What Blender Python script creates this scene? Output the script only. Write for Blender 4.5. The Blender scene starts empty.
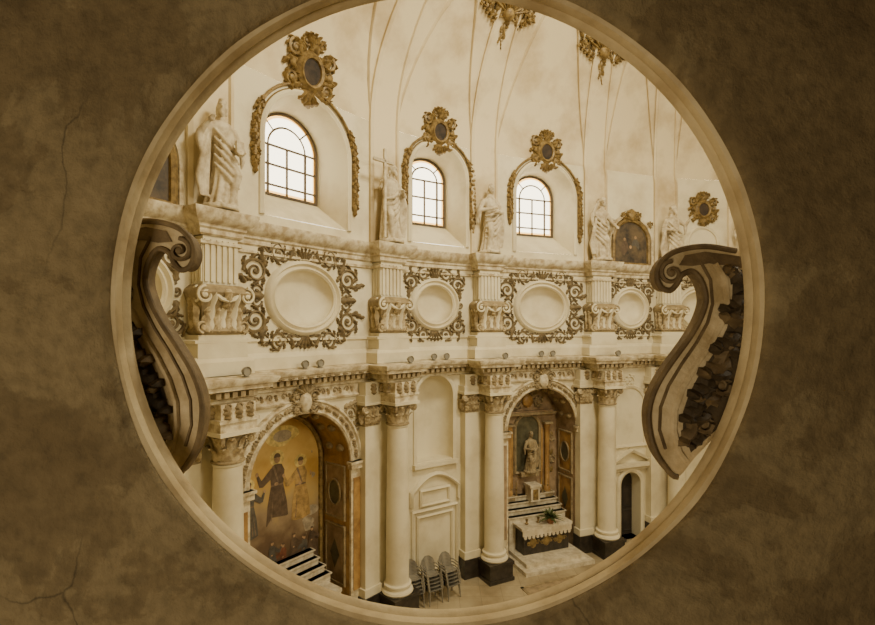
import bpy, math, random
from mathutils import Vector
random.seed(7)
pi=math.pi
H=8.65
# ------------------------------------------------------------------ materials
def mat(name,c1,c2=None,rough=.7,scale=3.0,bump=.15,metal=0.0,detail=6,bscale=None,lo=.35,hi=.62):
    m=bpy.data.materials.new(name); m.use_nodes=True
    nt=m.node_tree; N=nt.nodes; L=nt.links
    b=N['Principled BSDF']; b.inputs['Roughness'].default_value=rough; b.inputs['Metallic'].default_value=metal
    if c2 is None: c2=tuple(x*.8 for x in c1)
    g=N.new('ShaderNodeNewGeometry')
    n=N.new('ShaderNodeTexNoise'); n.inputs['Scale'].default_value=scale; n.inputs['Detail'].default_value=detail; n.inputs['Roughness'].default_value=.6
    L.new(g.outputs['Position'],n.inputs['Vector'])
    r=N.new('ShaderNodeValToRGB'); r.color_ramp.elements[0].position=lo; r.color_ramp.elements[1].position=hi
    r.color_ramp.elements[0].color=(*c2,1); r.color_ramp.elements[1].color=(*c1,1)
    L.new(n.outputs['Fac'],r.inputs['Fac']); L.new(r.outputs['Color'],b.inputs['Base Color'])
    if bump>0:
        n2=N.new('ShaderNodeTexNoise'); n2.inputs['Scale'].default_value=bscale or scale*6; n2.inputs['Detail'].default_value=5
        L.new(g.outputs['Position'],n2.inputs['Vector'])
        bp=N.new('ShaderNodeBump'); bp.inputs['Strength'].default_value=bump; bp.inputs['Distance'].default_value=.03
        L.new(n2.outputs['Fac'],bp.inputs['Height']); L.new(bp.outputs['Normal'],b.inputs['Normal'])
    return m
CREAM=mat('cream_plaster',(.74,.67,.48),(.58,.50,.33),scale=.8,lo=.3,hi=.55)
VAULT=mat('vault_plaster',(.72,.62,.41),(.50,.39,.22),scale=.55,bump=.1,lo=.33,hi=.55)
STUCCO=mat('carved_stucco',(.72,.64,.45),(.40,.31,.18),scale=4,lo=.38,hi=.6)
STATUE=mat('statue_stone',(.66,.58,.41),(.40,.32,.20),scale=5,bump=.1)
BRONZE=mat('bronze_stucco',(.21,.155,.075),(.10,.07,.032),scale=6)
GILT=mat('gilt',(.29,.20,.07),(.12,.075,.025),rough=.5,scale=8,metal=.15)
TAN=mat('tan_stucco',(.36,.28,.15),(.20,.15,.08),scale=5)
DARK=mat('dark_marble',(.05,.04,.03),(.02,.016,.012),rough=.3,scale=6)
PAINTD=mat('dark_oil_painting',(.13,.09,.045),(.025,.02,.015),rough=.6,scale=2.5)
DARKP=mat('cartouche_panel',(.06,.04,.025),(.02,.015,.01),rough=.8,scale=4)
OCHRE=mat('ochre_marble',(.45,.27,.09),(.24,.13,.045),rough=.4,scale=3)
PINKM=mat('pink_marble',(.40,.29,.18),(.22,.15,.085),rough=.4,scale=3)
GREENM=mat('green_marble',(.12,.11,.065),(.06,.055,.03),rough=.4,scale=4)
WHITEM=mat('white_marble',(.70,.63,.48),(.46,.39,.27),rough=.4,scale=5)
MUL=mat('window_iron',(.10,.07,.04))
GREY=mat('grey_plastic',(.27,.245,.19),(.20,.18,.14),rough=.5,bump=0)
LEAF=mat('leaf_green',(.10,.13,.04),(.05,.07,.02),rough=.5)
CLAY=mat('terracotta',(.30,.14,.07))
LINEN=mat('linen',(.68,.60,.44),(.5,.42,.28))
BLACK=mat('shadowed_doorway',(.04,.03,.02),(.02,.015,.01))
def glassmat():
    m=bpy.data.materials.new('window_glass'); m.use_nodes=True; nt=m.node_tree; N=nt.nodes; L=nt.links
    N.remove(N['Principled BSDF']); o=N['Material Output']
    t=N.new('ShaderNodeBsdfTransparent'); t.inputs[0].default_value=(1,.96,.86,1)
    g=N.new('ShaderNodeBsdfGlossy'); g.inputs['Roughness'].default_value=.1
    mx=N.new('ShaderNodeMixShader'); mx.inputs[0].default_value=.05
    L.new(t.outputs[0],mx.inputs[1]); L.new(g.outputs[0],mx.inputs[2]); L.new(mx.outputs[0],o.inputs['Surface'])
    return m
GLASS=glassmat()
def amber():
    m=bpy.data.materials.new('amber_glass'); m.use_nodes=True; nt=m.node_tree; N=nt.nodes; L=nt.links
    N.remove(N['Principled BSDF']); o=N['Material Output']
    t=N.new('ShaderNodeBsdfTransparent'); t.inputs[0].default_value=(.75,.48,.18,1)
    L.new(t.outputs[0],o.inputs['Surface']); return m
AMBER=amber()
def floormat():
    m=mat('stone_floor',(.46,.38,.24),(.28,.215,.12),rough=.55,scale=.9,bump=.1)
    nt=m.node_tree; N=nt.nodes; L=nt.links; b=N['Principled BSDF']
    g=[n for n in N if n.type=='NEW_GEOMETRY'][0]; r=[n for n in N if n.type=='VALTORGB'][0]
    br=N.new('ShaderNodeTexBrick'); br.inputs['Scale'].default_value=1.0; br.offset=0
    br.inputs['Brick Width'].default_value=.7; br.inputs['Row Height'].default_value=.7; br.inputs['Mortar Size'].default_value=.008
    br.inputs['Mortar'].default_value=(.65,.65,.65,1); br.inputs['Color1'].default_value=(1,1,1,1); br.inputs['Color2'].default_value=(.88,.88,.88,1)
    L.new(g.outputs['Position'],br.inputs['Vector'])
    mx=N.new('ShaderNodeMixRGB'); mx.blend_type='MULTIPLY'; mx.inputs[0].default_value=1
    L.new(r.outputs[0],mx.inputs[1]); L.new(br.outputs['Color'],mx.inputs[2]); L.new(mx.outputs[0],b.inputs['Base Color'])
    return m
FLOOR=floormat()
def oldplaster():
    m=bpy.data.materials.new('weathered_plaster'); m.use_nodes=True; nt=m.node_tree; N=nt.nodes; L=nt.links
    b=N['Principled BSDF']; b.inputs['Roughness'].default_value=.9
    g=N.new('ShaderNodeNewGeometry')
    n=N.new('ShaderNodeTexNoise'); n.inputs['Scale'].default_value=1.5; n.inputs['Detail'].default_value=12; n.inputs['Roughness'].default_value=.62; n.inputs['Distortion'].default_value=.3
    L.new(g.outputs['Position'],n.inputs['Vector'])
    r=N.new('ShaderNodeValToRGB'); e=r.color_ramp.elements
    e[0].position=.30; e[0].color=(.155,.110,.052,1); e[1].position=.72; e[1].color=(.34,.265,.145,1)
    x=e.new(.485); x.color=(.215,.160,.080,1); x=e.new(.50); x.color=(.265,.203,.105,1)
    L.new(n.outputs['Fac'],r.inputs['Fac'])
    # fine speckle
    sp=N.new('ShaderNodeTexNoise'); sp.inputs['Scale'].default_value=22; sp.inputs['Detail'].default_value=8; L.new(g.outputs['Position'],sp.inputs['Vector'])
    sr=N.new('ShaderNodeValToRGB'); sr.color_ramp.elements[0].position=.3; sr.color_ramp.elements[0].color=(.72,.72,.72,1); sr.color_ramp.elements[1].position=.6; sr.color_ramp.elements[1].color=(1.0,1.0,1.0,1)
    L.new(sp.outputs['Fac'],sr.inputs['Fac'])
    m1=N.new('ShaderNodeMixRGB'); m1.blend_type='MULTIPLY'; m1.inputs[0].default_value=1; L.new(r.outputs[0],m1.inputs[1]); L.new(sr.outputs[0],m1.inputs[2])
    v=N.new('ShaderNodeTexVoronoi'); v.feature='DISTANCE_TO_EDGE'; v.inputs['Scale'].default_value=.9
    n3=N.new('ShaderNodeTexNoise'); n3.inputs['Scale'].default_value=3; n3.inputs['Detail'].default_value=8
    L.new(g.outputs['Position'],n3.inputs['Vector'])
    ad=N.new('ShaderNodeVectorMath'); ad.operation='MULTIPLY_ADD'; ad.inputs[1].default_value=(.22,.22,.22)
    L.new(n3.outputs['Color'],ad.inputs[0]); L.new(g.outputs['Position'],ad.inputs[2]); L.new(ad.outputs[0],v.inputs['Vector'])
    cr=N.new('ShaderNodeValToRGB'); cr.color_ramp.elements[0].position=0; cr.color_ramp.elements[0].color=(.5,.5,.5,1)
    cr.color_ramp.elements[1].position=.004; cr.color_ramp.elements[1].color=(1,1,1,1)
    L.new(v.outputs['Distance'],cr.inputs['Fac'])
    mk=N.new('ShaderNodeTexNoise'); mk.inputs['Scale'].default_value=1.1; L.new(g.outputs['Position'],mk.inputs['Vector'])
    mr=N.new('ShaderNodeMapRange'); mr.inputs[1].default_value=.52; mr.inputs[2].default_value=.62; L.new(mk.outputs['Fac'],mr.inputs[0])
    mx=N.new('ShaderNodeMixRGB'); mx.blend_type='MULTIPLY'; L.new(mr.outputs[0],mx.inputs[0]); L.new(m1.outputs[0],mx.inputs[1]); L.new(cr.outputs[0],mx.inputs[2])
    L.new(mx.outputs[0],b.inputs['Base Color'])
    n2=N.new('ShaderNodeTexNoise'); n2.inputs['Scale'].default_value=9; n2.inputs['Detail'].default_value=12; n2.inputs['Roughness'].default_value=.65; L.new(g.outputs['Position'],n2.inputs['Vector'])
    bp=N.new('ShaderNodeBump'); bp.inputs['Strength'].default_value=.8; bp.inputs['Distance'].default_value=.025
    L.new(n2.outputs['Fac'],bp.inputs['Height']); 
    bp2=N.new('ShaderNodeBump'); bp2.inputs['Strength'].default_value=.8; bp2.inputs['Distance'].default_value=.05
    L.new(n.outputs['Fac'],bp2.inputs['Height']); L.new(bp.outputs[0],bp2.inputs['Normal']); L.new(bp2.outputs[0],b.inputs['Normal'])
    return m
OLD=oldplaster()
def skymat():
    m=bpy.data.materials.new('fresco_sky'); m.use_nodes=True; nt=m.node_tree; N=nt.nodes; L=nt.links
    b=N['Principled BSDF']; b.inputs['Roughness'].default_value=.6
    g=N.new('ShaderNodeNewGeometry'); s=N.new('ShaderNodeSeparateXYZ'); L.new(g.outputs['Position'],s.inputs[0])
    n=N.new('ShaderNodeTexNoise'); n.inputs['Scale'].default_value=1.7; n.inputs['Detail'].default_value=6; L.new(g.outputs['Position'],n.inputs['Vector'])
    ad=N.new('ShaderNodeMath'); ad.operation='MULTIPLY_ADD'; ad.inputs[1].default_value=2.2; L.new(n.outputs['Fac'],ad.inputs[0]); L.new(s.outputs['Z'],ad.inputs[2])
    mr=N.new('ShaderNodeMapRange'); mr.inputs[1].default_value=2.5; mr.inputs[2].default_value=7.3; L.new(ad.outputs[0],mr.inputs[0])
    r=N.new('ShaderNodeValToRGB'); e=r.color_ramp.elements
    e[0].position=0; e[0].color=(.06,.035,.018,1); e[1].position=1; e[1].color=(.36,.19,.035,1)
    for p,c in((.25,(.13,.08,.04)),(.38,(.28,.20,.11)),(.5,(.42,.29,.11)),(.62,(.50,.30,.07)),(.75,(.62,.42,.14))):
        x=e.new(p); x.color=(*c,1)
    L.new(mr.outputs[0],r.inputs[0]); L.new(r.outputs[0],b.inputs['Base Color'])
    return m
SKYP=skymat()
def flat(n,c): return mat(n,c,tuple(x*.5 for x in c),bump=0,scale=6,rough=.6)
P_BROWN=flat('paint_brown_robe',(.13,.085,.05)); P_GOLD=flat('paint_gold_robe',(.46,.29,.10)); P_SKIN=flat('paint_flesh',(.46,.29,.15))
P_HALO=flat('paint_halo',(.80,.62,.22)); P_RED=flat('paint_red_robe',(.22,.08,.04)); P_CLOUD=flat('paint_cloud',(.44,.36,.24)); P_BLUE=flat('paint_blue_robe',(.12,.105,.08)); P_FOLD=flat('paint_robe_fold',(.22,.15,.09))

# ------------------------------------------------------------------ mesh builder
class MB:
    def __init__(s): s.v=[];s.f=[];s.m=[]
    def add(s,vs,fs,m=0):
        o=len(s.v); s.v+=[tuple(v) for v in vs]; s.f+=[tuple(i+o for i in f) for f in fs]; s.m+=[m]*len(fs)
    def grid(s,rows,m=0,cu=False,cv=False):
        nr=len(rows); nc=len(rows[0]); vs=[p for r in rows for p in r]; fs=[]
        for i in range(nr if cu else nr-1):
            for j in range(nc if cv else nc-1):
                i2=(i+1)%nr; j2=(j+1)%nc
                fs.append((i*nc+j,i2*nc+j,i2*nc+j2,i*nc+j2))
        s.add(vs,fs,m)
    def box(s,F,a0,a1,b0,b1,c0,c1,m=0,na=1):
        secs=[]
        for k in range(na+1):
            a=a0+(a1-a0)*k/na
            secs.append([F(a,b0,c0),F(a,b1,c0),F(a,b1,c1),F(a,b0,c1)])
        s.grid(secs,m,False,True)
        s.add(secs[0],[(0,1,2,3)],m); s.add(secs[-1],[(3,2,1,0)],m)
    def tube(s,F,pts,rs,m=0,n=6,fl=1.0):
        P=[Vector(p) for p in pts]; rows=[]
        if not isinstance(rs,(list,tuple)): rs=[rs]*len(P)
        for i,p in enumerate(P):
            t=(P[min(i+1,len(P)-1)]-P[max(i-1,0)])
            if t.length<1e-9: t=Vector((0,0,1))
            t.normalize()
            ref=Vector((0,1,0)) if abs(t.y)<.9 else Vector((1,0,0))
            a=t.cross(ref).normalized(); b=t.cross(a)
            rows.append([F(*(p+a*math.cos(2*pi*k/n)*rs[i]+b*math.sin(2*pi*k/n)*rs[i]*fl)) for k in range(n)])
        s.grid(rows,m,False,True)
        s.add(rows[0],[tuple(range(n))],m); s.add(rows[-1],[tuple(reversed(range(n)))],m)
    def ell(s,F,c,r,m=0,nu=10,nv=7):
        if not isinstance(r,(list,tuple)): r=(r,r,r)
        rows=[]
        for i in range(nv+1):
            ph=-pi/2+pi*i/nv
            cp=max(math.cos(ph),.02)
            rows.append([F(c[0]+r[0]*cp*math.cos(2*pi*k/nu),c[1]+r[1]*cp*math.sin(2*pi*k/nu),c[2]+r[2]*math.sin(ph)) for k in range(nu)])
        s.grid(rows,m,False,True)
        s.add(rows[0],[tuple(range(nu))],m); s.add(rows[-1],[tuple(reversed(range(nu)))],m)
    def lathe(s,F,prof,m=0,n=20,ax=(0,0)):
        rows=[[F(ax[0]+r*math.cos(2*pi*k/n),ax[1]+r*math.sin(2*pi*k/n),z) for k in range(n)] for r,z in prof]
        s.grid(rows,m,False,True); s.add(rows[0],[tuple(range(n))],m); s.add(rows[-1],[tuple(reversed(range(n)))],m)
    def band(s,F,pts,prof,m=0,closed=False):
        n=len(pts); rows=[]
        for i in range(n):
            def nn(p,q):
                dx,dz=q[0]-p[0],q[1]-p[1]; l=math.hypot(dx,dz) or 1; return (-dz/l,dx/l)
            if closed: n1=nn(pts[i-1],pts[i]); n2=nn(pts[i],pts[(i+1)%n])
            else:
                n1=nn(pts[max(i-1,0)],pts[max(i,1)]); n2=nn(pts[min(i,n-2)],pts[min(i+1,n-1)])
            d=1+n1[0]*n2[0]+n1[1]*n2[1]; d=max(d,.3)
            nx,nz=(n1[0]+n2[0])/d,(n1[1]+n2[1])/d
            rows.append([F(pts[i][0]+nx*o,b,pts[i][1]+nz*o) for o,b in prof])
        s.grid(rows,m,closed,False)
    def poly(s,F,pts,b,m=0):
        s.add([F(p[0],b,p[1]) for p in pts],[tuple(range(len(pts)))],m)
    def fan(s,F,pts,b,m=0):
        ca=sum(p[0] for p in pts)/len(pts); cc=sum(p[1] for p in pts)/len(pts); n=len(pts)
        s.add([F(p[0],b,p[1]) for p in pts]+[F(ca,b,cc)],[(i,(i+1)%n,n) for i in range(n)],m)
    def leaf(s,F,a,c,ang,L,W,b0=0.0,hb=.05,m=0,bend=.3):
        ws=[.35,.95,.6,1.0,.55,.7,.05]; rows=[]
        for i,w in enumerate(ws):
            t=i/6; an=ang+bend*t
            ca=a+math.cos(an)*L*t; cc=c+math.sin(an)*L*t
            px,pz=-math.sin(an),math.cos(an); ww=W*.5*w; h=b0+hb*(.6+.8*math.sin(pi*t))+ (hb*.8 if i==5 else 0)
            rows.append([F(ca+px*ww,b0,cc+pz*ww),F(ca+px*ww*.5,h*.75+b0*.25,cc+pz*ww*.5),F(ca,h,cc),F(ca-px*ww*.5,h*.75+b0*.25,cc-pz*ww*.5),F(ca-px*ww,b0,cc-pz*ww)])
        s.grid(rows,m)
    def scroll(s,F,ca,cc,a0,R,turns=1.4,dr=1,b0=.0,th=.05,m=0,leaves=True,n=None):
        n=n or int(14*turns)+4; pts=[];rs=[]
        for k in range(n+1):
            t=k/n; an=a0+dr*turns*2*pi*t; r=R*(1-.82*t)
            pts.append((ca+r*math.cos(an),b0+th*.6,cc+r*math.sin(an))); rs.append(th*(1-.45*t))
        s.tube(F,pts,rs,m,5)
        s.ell(F,(ca,b0+th*.6,cc),(th*1.5,th,th*1.5),m,7,5)
        if leaves:
            for k in range(1,n//2+3,2):
                t=k/n; an=a0+dr*turns*2*pi*t; r=R*(1-.82*t)
                s.leaf(F,ca+r*math.cos(an),cc+r*math.sin(an),an+dr*.7,R*.75,R*.42,b0,th*1.3,m,bend=dr*.6)
    def build(s,name,mats,parent=None,ang=38,smooth=True):
        me=bpy.data.meshes.new(name); me.from_pydata(s.v,[],s.f); 
        for m in mats: me.materials.append(m)
        me.polygons.foreach_set('material_index',s.m)
        if smooth:
            me.polygons.foreach_set('use_smooth',[True]*len(me.polygons)); me.update()
            me.set_sharp_from_angle(angle=math.radians(ang))
        me.update()
        o=bpy.data.objects.new(name,me); bpy.context.scene.collection.objects.link(o)
        if parent: o.parent=parent
        return o
# ------------------------------------------------------------------ plan curve
PT=[(-7.6,1.64),(-7.5,4.6),(-6.45,8.0),(-4.8,11.1),(-1.39,15.4),(1.86,17.6),(6.42,19.44),(9.7,20.63),(13.0,21.0),(16.2,19.5),(18.2,16),(18.8,11.5),(18.5,6.5),(18,1.64)]
tab=[]; knot=[]
ext=[(-7.7,-1.5)]+PT+[(17.5,-3)]
acc=0; prev=None
for i in range(len(PT)-1):
    p0,p1,p2,p3=[Vector(q) for q in ext[i:i+4]]
    knot.append(acc)
    for k in range(40):
        t=k/40
        p=.5*((2*p1)+(p2-p0)*t+(2*p0-5*p1+4*p2-p3)*t*t+(3*p1-p0-3*p2+p3)*t**3)
        if prev is not None: acc+=(p-prev).length
        if k==0: knot[-1]=acc
        tab.append((acc,p.copy())); prev=p
p=Vector(PT[-1]); acc+=(p-prev).length; tab.append((acc,p)); knot.append(acc); ULEN=acc
import bisect
US=[t[0] for t in tab]
def Wp(u):
    u=min(max(u,0),ULEN-1e-6); i=max(bisect.bisect_right(US,u)-1,0); i=min(i,len(tab)-2)
    f=(u-US[i])/(US[i+1]-US[i]); return tab[i][1].lerp(tab[i+1][1],f)
def Tg(u):
    a=Wp(max(u-.25,0)); b=Wp(min(u+.25,ULEN)); return (b-a).normalized()
def M(u,d,z):
    p=Wp(u); t=Tg(u); return (p.x+t.y*d,p.y-t.x*d,z)
def rigid(u,d=0):
    o=M(u,d,0); t=Tg(u)
    return lambda a,b,c:(o[0]+t.x*a+t.y*b,o[1]+t.y*a-t.x*b,c)
WD=-.45
def FW(uc,off=0): return lambda a,b,c:M(uc+a,WD+off+b,c)
UP=[knot[i] for i in range(2,9)]   # P0..P6
bays=[(UP[i]+UP[i+1])/2 for i in range(6)]
bays[1]-=.1
wide=[False,True,False,True,False,True]
# ------------------------------------------------------------------ wall with holes
def arch_loop(hw,z0,zs,n=22,k=1.0):
    pts=[(-hw,z0)]
    for i in range(n+1):
        a=pi-pi*i/n; pts.append((hw*math.cos(a),zs+hw*k*math.sin(a)))
    pts.append((hw,z0)); return pts
def ell_loop(a,zc,b,n=40): return [(a*math.cos(2*pi*i/n),zc+b*math.sin(2*pi*i/n)) for i in range(n)]
holes=[]
def H_arch(uc,hw,z0,zs,k=1.0):
    holes.append((uc,hw,lambda u:z0,lambda u:zs+k*math.sqrt(max(hw*hw-(u-uc)**2,0))))
def H_ell(uc,a,zc,b):
    holes.append((uc,a,lambda u:zc-b*math.sqrt(max(1-((u-uc)/a)**2,0)),lambda u:zc+b*math.sqrt(max(1-((u-uc)/a)**2,0))))
MZ=9.45
med=[]; win=[]; 
for i,uc in enumerate(bays):
    a,b=(.95,.74) if wide[i] else (.68,.62)
    H_ell(uc,a,MZ,b); med.append((uc,a,b,i))
WT=14.9
for i in (1,2,3):
    hw=(1.35 if i==1 else 1.27) if wide[i] else 1.05
    uc=bays[i]+(.16 if i!=1 else .12)
    H_arch(uc,hw,11.5,WT-hw); win.append((uc,hw,i))
ALT=[(bays[1]-.05,1.62,4.72),(bays[3]+.02,1.5,4.85)]
for uc,hw,zs in ALT: H_arch(uc,hw,0,zs)
NU=bays[2]
H_arch(NU,.70,4.15,6.35)
H_arch(bays[4],.5,0,2.25)
wb=MB()
us=set()
k=0
while k<ULEN: us.add(round(k,4)); k+=.3
us.add(ULEN)
for uc,hw,b,t in holes:
    for i in range(23): us.add(uc-hw*math.cos(pi*i/22))
us=sorted(us)
for a,b in zip(us[:-1],us[1:]):
    if b-a<1e-5: continue
    mid=(a+b)/2; hs=sorted([h for h in holes if abs(mid-h[0])<h[1]],key=lambda h:h[2](mid))
    ca,cb=0.0,0.0
    for h in hs:
        wb.add([M(a,WD,ca),M(b,WD,cb),M(b,WD,h[2](b)),M(a,WD,h[2](a))],[(0,1,2,3)]); ca,cb=h[3](a),h[3](b)
    wb.add([M(a,WD,ca),M(b,WD,cb),M(b,WD,15),M(a,WD,15)],[(0,1,2,3)])
def ring_reveal(mb,uc,loop,steps,m=0,cz=None,closed=True,cap=None):
    n=len(loop)
    cz=cz if cz is not None else sum(p[1] for p in loop)/n
    rows=[[M(uc+p[0]*s,WD-d,cz+(p[1]-cz)*s) for p in loop] for s,d in steps]
    mb.grid(rows,m,False,closed)
for uc,a,b,i in med:
    ring_reveal(wb,uc,ell_loop(a,MZ,b),[(1,0),(.97,.08),(.9,.17),(.7,.25),(.4,.29),(0,.30)],0,MZ)
nl=arch_loop(.70,4.15,6.35)
rows=[]
for s,d in [(1,0),(.98,.2),(.9,.38),(.7,.55),(.4,.64),(0,.66)]:
    rows.append([M(NU+p[0]*s,WD-d,4.15+(p[1]-4.15)*(1 if p[1]<6.35 else (1-.25*(1-s)))) for p in nl[:]])
wb.grid(rows,0,False,False)
wb.box(lambda a,b,c:M(NU+a,WD+b,c),-.70,.70,-.68,0,4.05,4.15,0,4)
GD=.95; GZ0,GZ1=12.3,14.7
for uc,hw,i in win:
    lo=arch_loop(hw,11.5,WT-hw); gh=hw*.74
    li=arch_loop(gh,GZ0,GZ1-gh)
    wb.grid([[M(uc+p[0],WD,p[1]) for p in lo],[M(uc+p[0],WD-GD,p[1]) for p in li],[M(uc+p[0],WD-GD-.15,p[1]) for p in li]],0,False,True)
dl=arch_loop(.5,0,2.25); wb.grid([[M(bays[4]+p[0],WD,p[1]) for p in dl],[M(bays[4]+p[0],WD-.5,p[1]) for p in dl]],0,False,True)
wall=wb.build('wall_nave',[CREAM])
# ------------------------------------------------------------------ windows
for wi,(uc,hw,i) in enumerate(win):
    gh=hw*.74; mb=MB(); F=FW(uc,-GD)
    ztop=GZ1; lp=arch_loop(gh,GZ0,ztop-gh,18)
    zs=ztop-gh; r2=gh*.60
    inner=arch_loop(r2,GZ0+.28,zs,18)
    mb.fan(F,inner,-.02,1)
    # clear border panes with amber spandrel border strip
    mb.grid([[F(p[0],-.02,p[1]) for p in inner],[F(p[0]*.5+q[0]*.5,-.02,p[1]*.5+q[1]*.5) for p,q in zip(inner,lp)],[F(q[0],-.02,q[1]) for q in lp]],1,False,True)
    mb.band(F,lp,[(0,-.03),(0,.04),(-.07,.04),(-.07,-.03)],0,True)
    mb.band(F,arch_loop(gh-.07,GZ0+.07,zs,18),[(0,.0),(-.07,.0)],2,True)
    for a in (-r2,r2) : mb.box(F,a-.024,a+.024,-.03,.03,GZ0,zs,0)
    mb.box(F,-.018,.018,-.03,.03,GZ0,zs,0)
    for z in (GZ0+(zs-GZ0)*.22,GZ0+(zs-GZ0)*.62,zs): mb.box(F,-gh,gh,-.03,.03,z-.022,z+.022,0,3)
    mb.tube(F,[(r2*math.cos(pi*k/14),0,zs+r2*math.sin(pi*k/14)) for k in range(15)],.028,0,4)
    for an in (pi*.25,pi*.75): mb.tube(F,[(r2*math.cos(an),0,zs+r2*math.sin(an)),(gh*math.cos(an),0,zs+gh*math.sin(an))],.022,0,4)
    mb.build('window_%d'%(wi+1),[MUL,GLASS,AMBER])
    mt=MB(); F=FW(uc)
    mt.band(F,arch_loop(hw,11.5,WT-hw),[(0,0),(0,.05),(.07,.09),(.14,.05),(.16,0)],0)
    mt.build('trim_window_%d'%(wi+1),[CREAM])
    g=MB(); R=hw+.27; zs=WT-hw; pts=[]
    for k in range(10): pts.append((-R,12.85+(zs-12.85)*k/9 if zs>12.85 else zs))
    for k in range(1,25): a=pi-pi*k/24; pts.append((R*math.cos(a),zs+R*math.sin(a)))
    for k in range(1,12): pts.append((R,zs-(zs-12.35)*k/11))
    g.tube(F,[(p[0],.05,p[1]) for p in pts],.042,0,6)
    g.tube(F,[(p[0]*.93,.03,zs+(p[1]-zs)*.93 if p[1]>zs else p[1]) for p in pts],.02,0,5)
    N=len(pts)
    for k,p in enumerate(pts):
        q=pts[min(k+1,N-1)]; o=pts[max(k-1,0)]
        an=math.atan2(q[1]-o[1],q[0]-o[0])
        if 13<k<29:
            if k%2==0: g.leaf(F,p[0],p[1],an+.0,.2,.1,.03,.05,0,0)
            continue
        for sg in (-1,1):
            g.leaf(F,p[0],p[1],an+sg*random.uniform(.6,1.1)+(pi if k<14 else 0),.22,.13,.02,.07,0,bend=-sg*.5)
        g.ell(F,(p[0]+random.uniform(-.06,.06),.09,p[1]),(.07,.06,.07),0,6,4)
        g.ell(F,(p[0]+random.uniform(-.08,.08),.07,p[1]+.06),(.045,.045,.045),0,6,4)
    for sx in(-1,1):
        zb=12.85 if sx<0 else 12.35
        g.leaf(F,sx*R,zb,-pi/2,.4,.18,.02,.08,0,0)
    g.build('gilded_garland',[GILT])
# ------------------------------------------------------------------ vault
CX,CY,ZV,HV=5.0,9.0,15.0,6.5
def DV(u,t,d=0):
    p=M(u,WD,0); r=math.cos(t)
    x=CX+(p[0]-CX)*r; y=CY+(p[1]-CY)*r; z=ZV+HV*math.sin(t)
    l=math.hypot(CX-p[0],CY-p[1]); nx,ny=(CX-p[0])/l,(CY-p[1])/l
    return (x+nx*d*math.cos(t),y+ny*d*math.cos(t),z-d*math.sin(t))
vb=MB(); nu=110
rows=[[DV(ULEN*k/nu,pi/2*j/18*.998) for k in range(nu+1)] for j in range(19)]
vb.grid(rows)
rows=[]
A=M(0,WD,0);B=M(ULEN,WD,0)
for j in range(19):
    t=pi/2*j/18*.998; r=math.cos(t); row=[]
    for k in range(21):
        x=A[0]+(B[0]-A[0])*k/20; y=1.64
        row.append((CX+(x-CX)*r,CY+(y-CY)*r,ZV+HV*math.sin(t)))
    rows.append(row)
vb.grid(rows)
vb.build('ceiling',[VAULT])
def FD(u0,t0,sc=1.0,tilt=True):
    o=Vector(DV(u0,t0,0)); tu=(Vector(DV(u0+.1,t0))-Vector(DV(u0-.1,t0))).normalized()
    tz=(Vector(DV(u0,t0+.02))-Vector(DV(u0,t0))).normalized(); nn=tu.cross(tz)
    inward=Vector((CX,CY,ZV))-o
    if nn.dot(inward)<0: nn=-nn
    return lambda a,b,c: tuple(o+tu*a*sc+nn*b*sc+tz*c*sc)
for k,u in enumerate(UP+[bays[0]-5.0]):
    rb=MB(); w=.55
    path=[('z',11.25+.5*i) for i in range(8)]+[('t',pi/2*i/20*.97) for i in range(21)]
    prof=[(-w,0),(-w,.09),(-w+.10,.13),(-w+.13,.06),(-w+.2,.06),(w-.2,.06),(w-.13,.06),(w-.10,.13),(w,.09),(w,0)]
    rows=[]
    for kind,v in path:
        if kind=='z': rows.append([M(u+a,WD+d,v) for a,d in prof])
        else:
            sh=max(math.cos(v),.1)
            rows.append([DV(u+a*(.5+.5*sh)/max(sh,.4)**.5,v,d) for a,d in prof])
    rb.grid(rows,0); rb.build('trim_rib_%d'%(k+1),[VAULT])
for i,uc in enumerate(bays):
    lb=MB(); hwid=(UP[i+1]-UP[i])/2-.5
    rows=[]
    mid=(UP[i]+UP[i+1])/2
    for k in range(33):
        x=-1+2*k/32; t=.02+(.78 if wide[i] else .66)*(1-abs(x)**2.0)
        u=mid+x*hwid
        rows.append([DV(u,t,0),DV(u,t+.006,.06),DV(u,t+.02,.09),DV(u,t+.04,.03),DV(u,t+.06,0)])
    lb.grid(rows,0); lb.build('trim_groin_%d'%(i+1),[VAULT])
# ------------------------------------------------------------------ cornices
def sweep(mb,prof,blocks,D,w,m=0,u0=None,u1=None,base=0.0,step=.4):
    path=[]; u=u0 if u0 is not None else .05; u1=u1 if u1 is not None else ULEN-.05
    bl=sorted(b for b in blocks if u<b<u1)
    cur=u; path.append((cur,0,0))
    for b in bl:
        while cur+step<b-w-.5: cur+=step; path.append((cur,0,0))
        path+= [(b-w,0,-1),(b-w,D,-1),(b,D,0),(b+w,D,1),(b+w,0,1)]; cur=b+w+.5
        path.append((cur,0,0))
    while cur+step<u1: cur+=step; path.append((cur,0,0))
    rows=[[M(pu+mu*pd,WD+base+dd+pd,z) for pd,z in prof] for pu,dd,mu in path]
    mb.grid(rows,m)
allb=UP
def dentils(mb,ua,ub,d0,d1,z0,z1,sp=.22,m=0):
    n=int((ub-ua)/sp)
    for k in range(n):
        u=ua+sp*(k+.5); F=lambda a,b,c,u=u:M(u+a,WD+b,c)
        mb.box(F,-sp*.3,sp*.3,d0,d1,z0,z1,m)
CD=.25; CR=.345; PO=-.68
c=MB()
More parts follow.
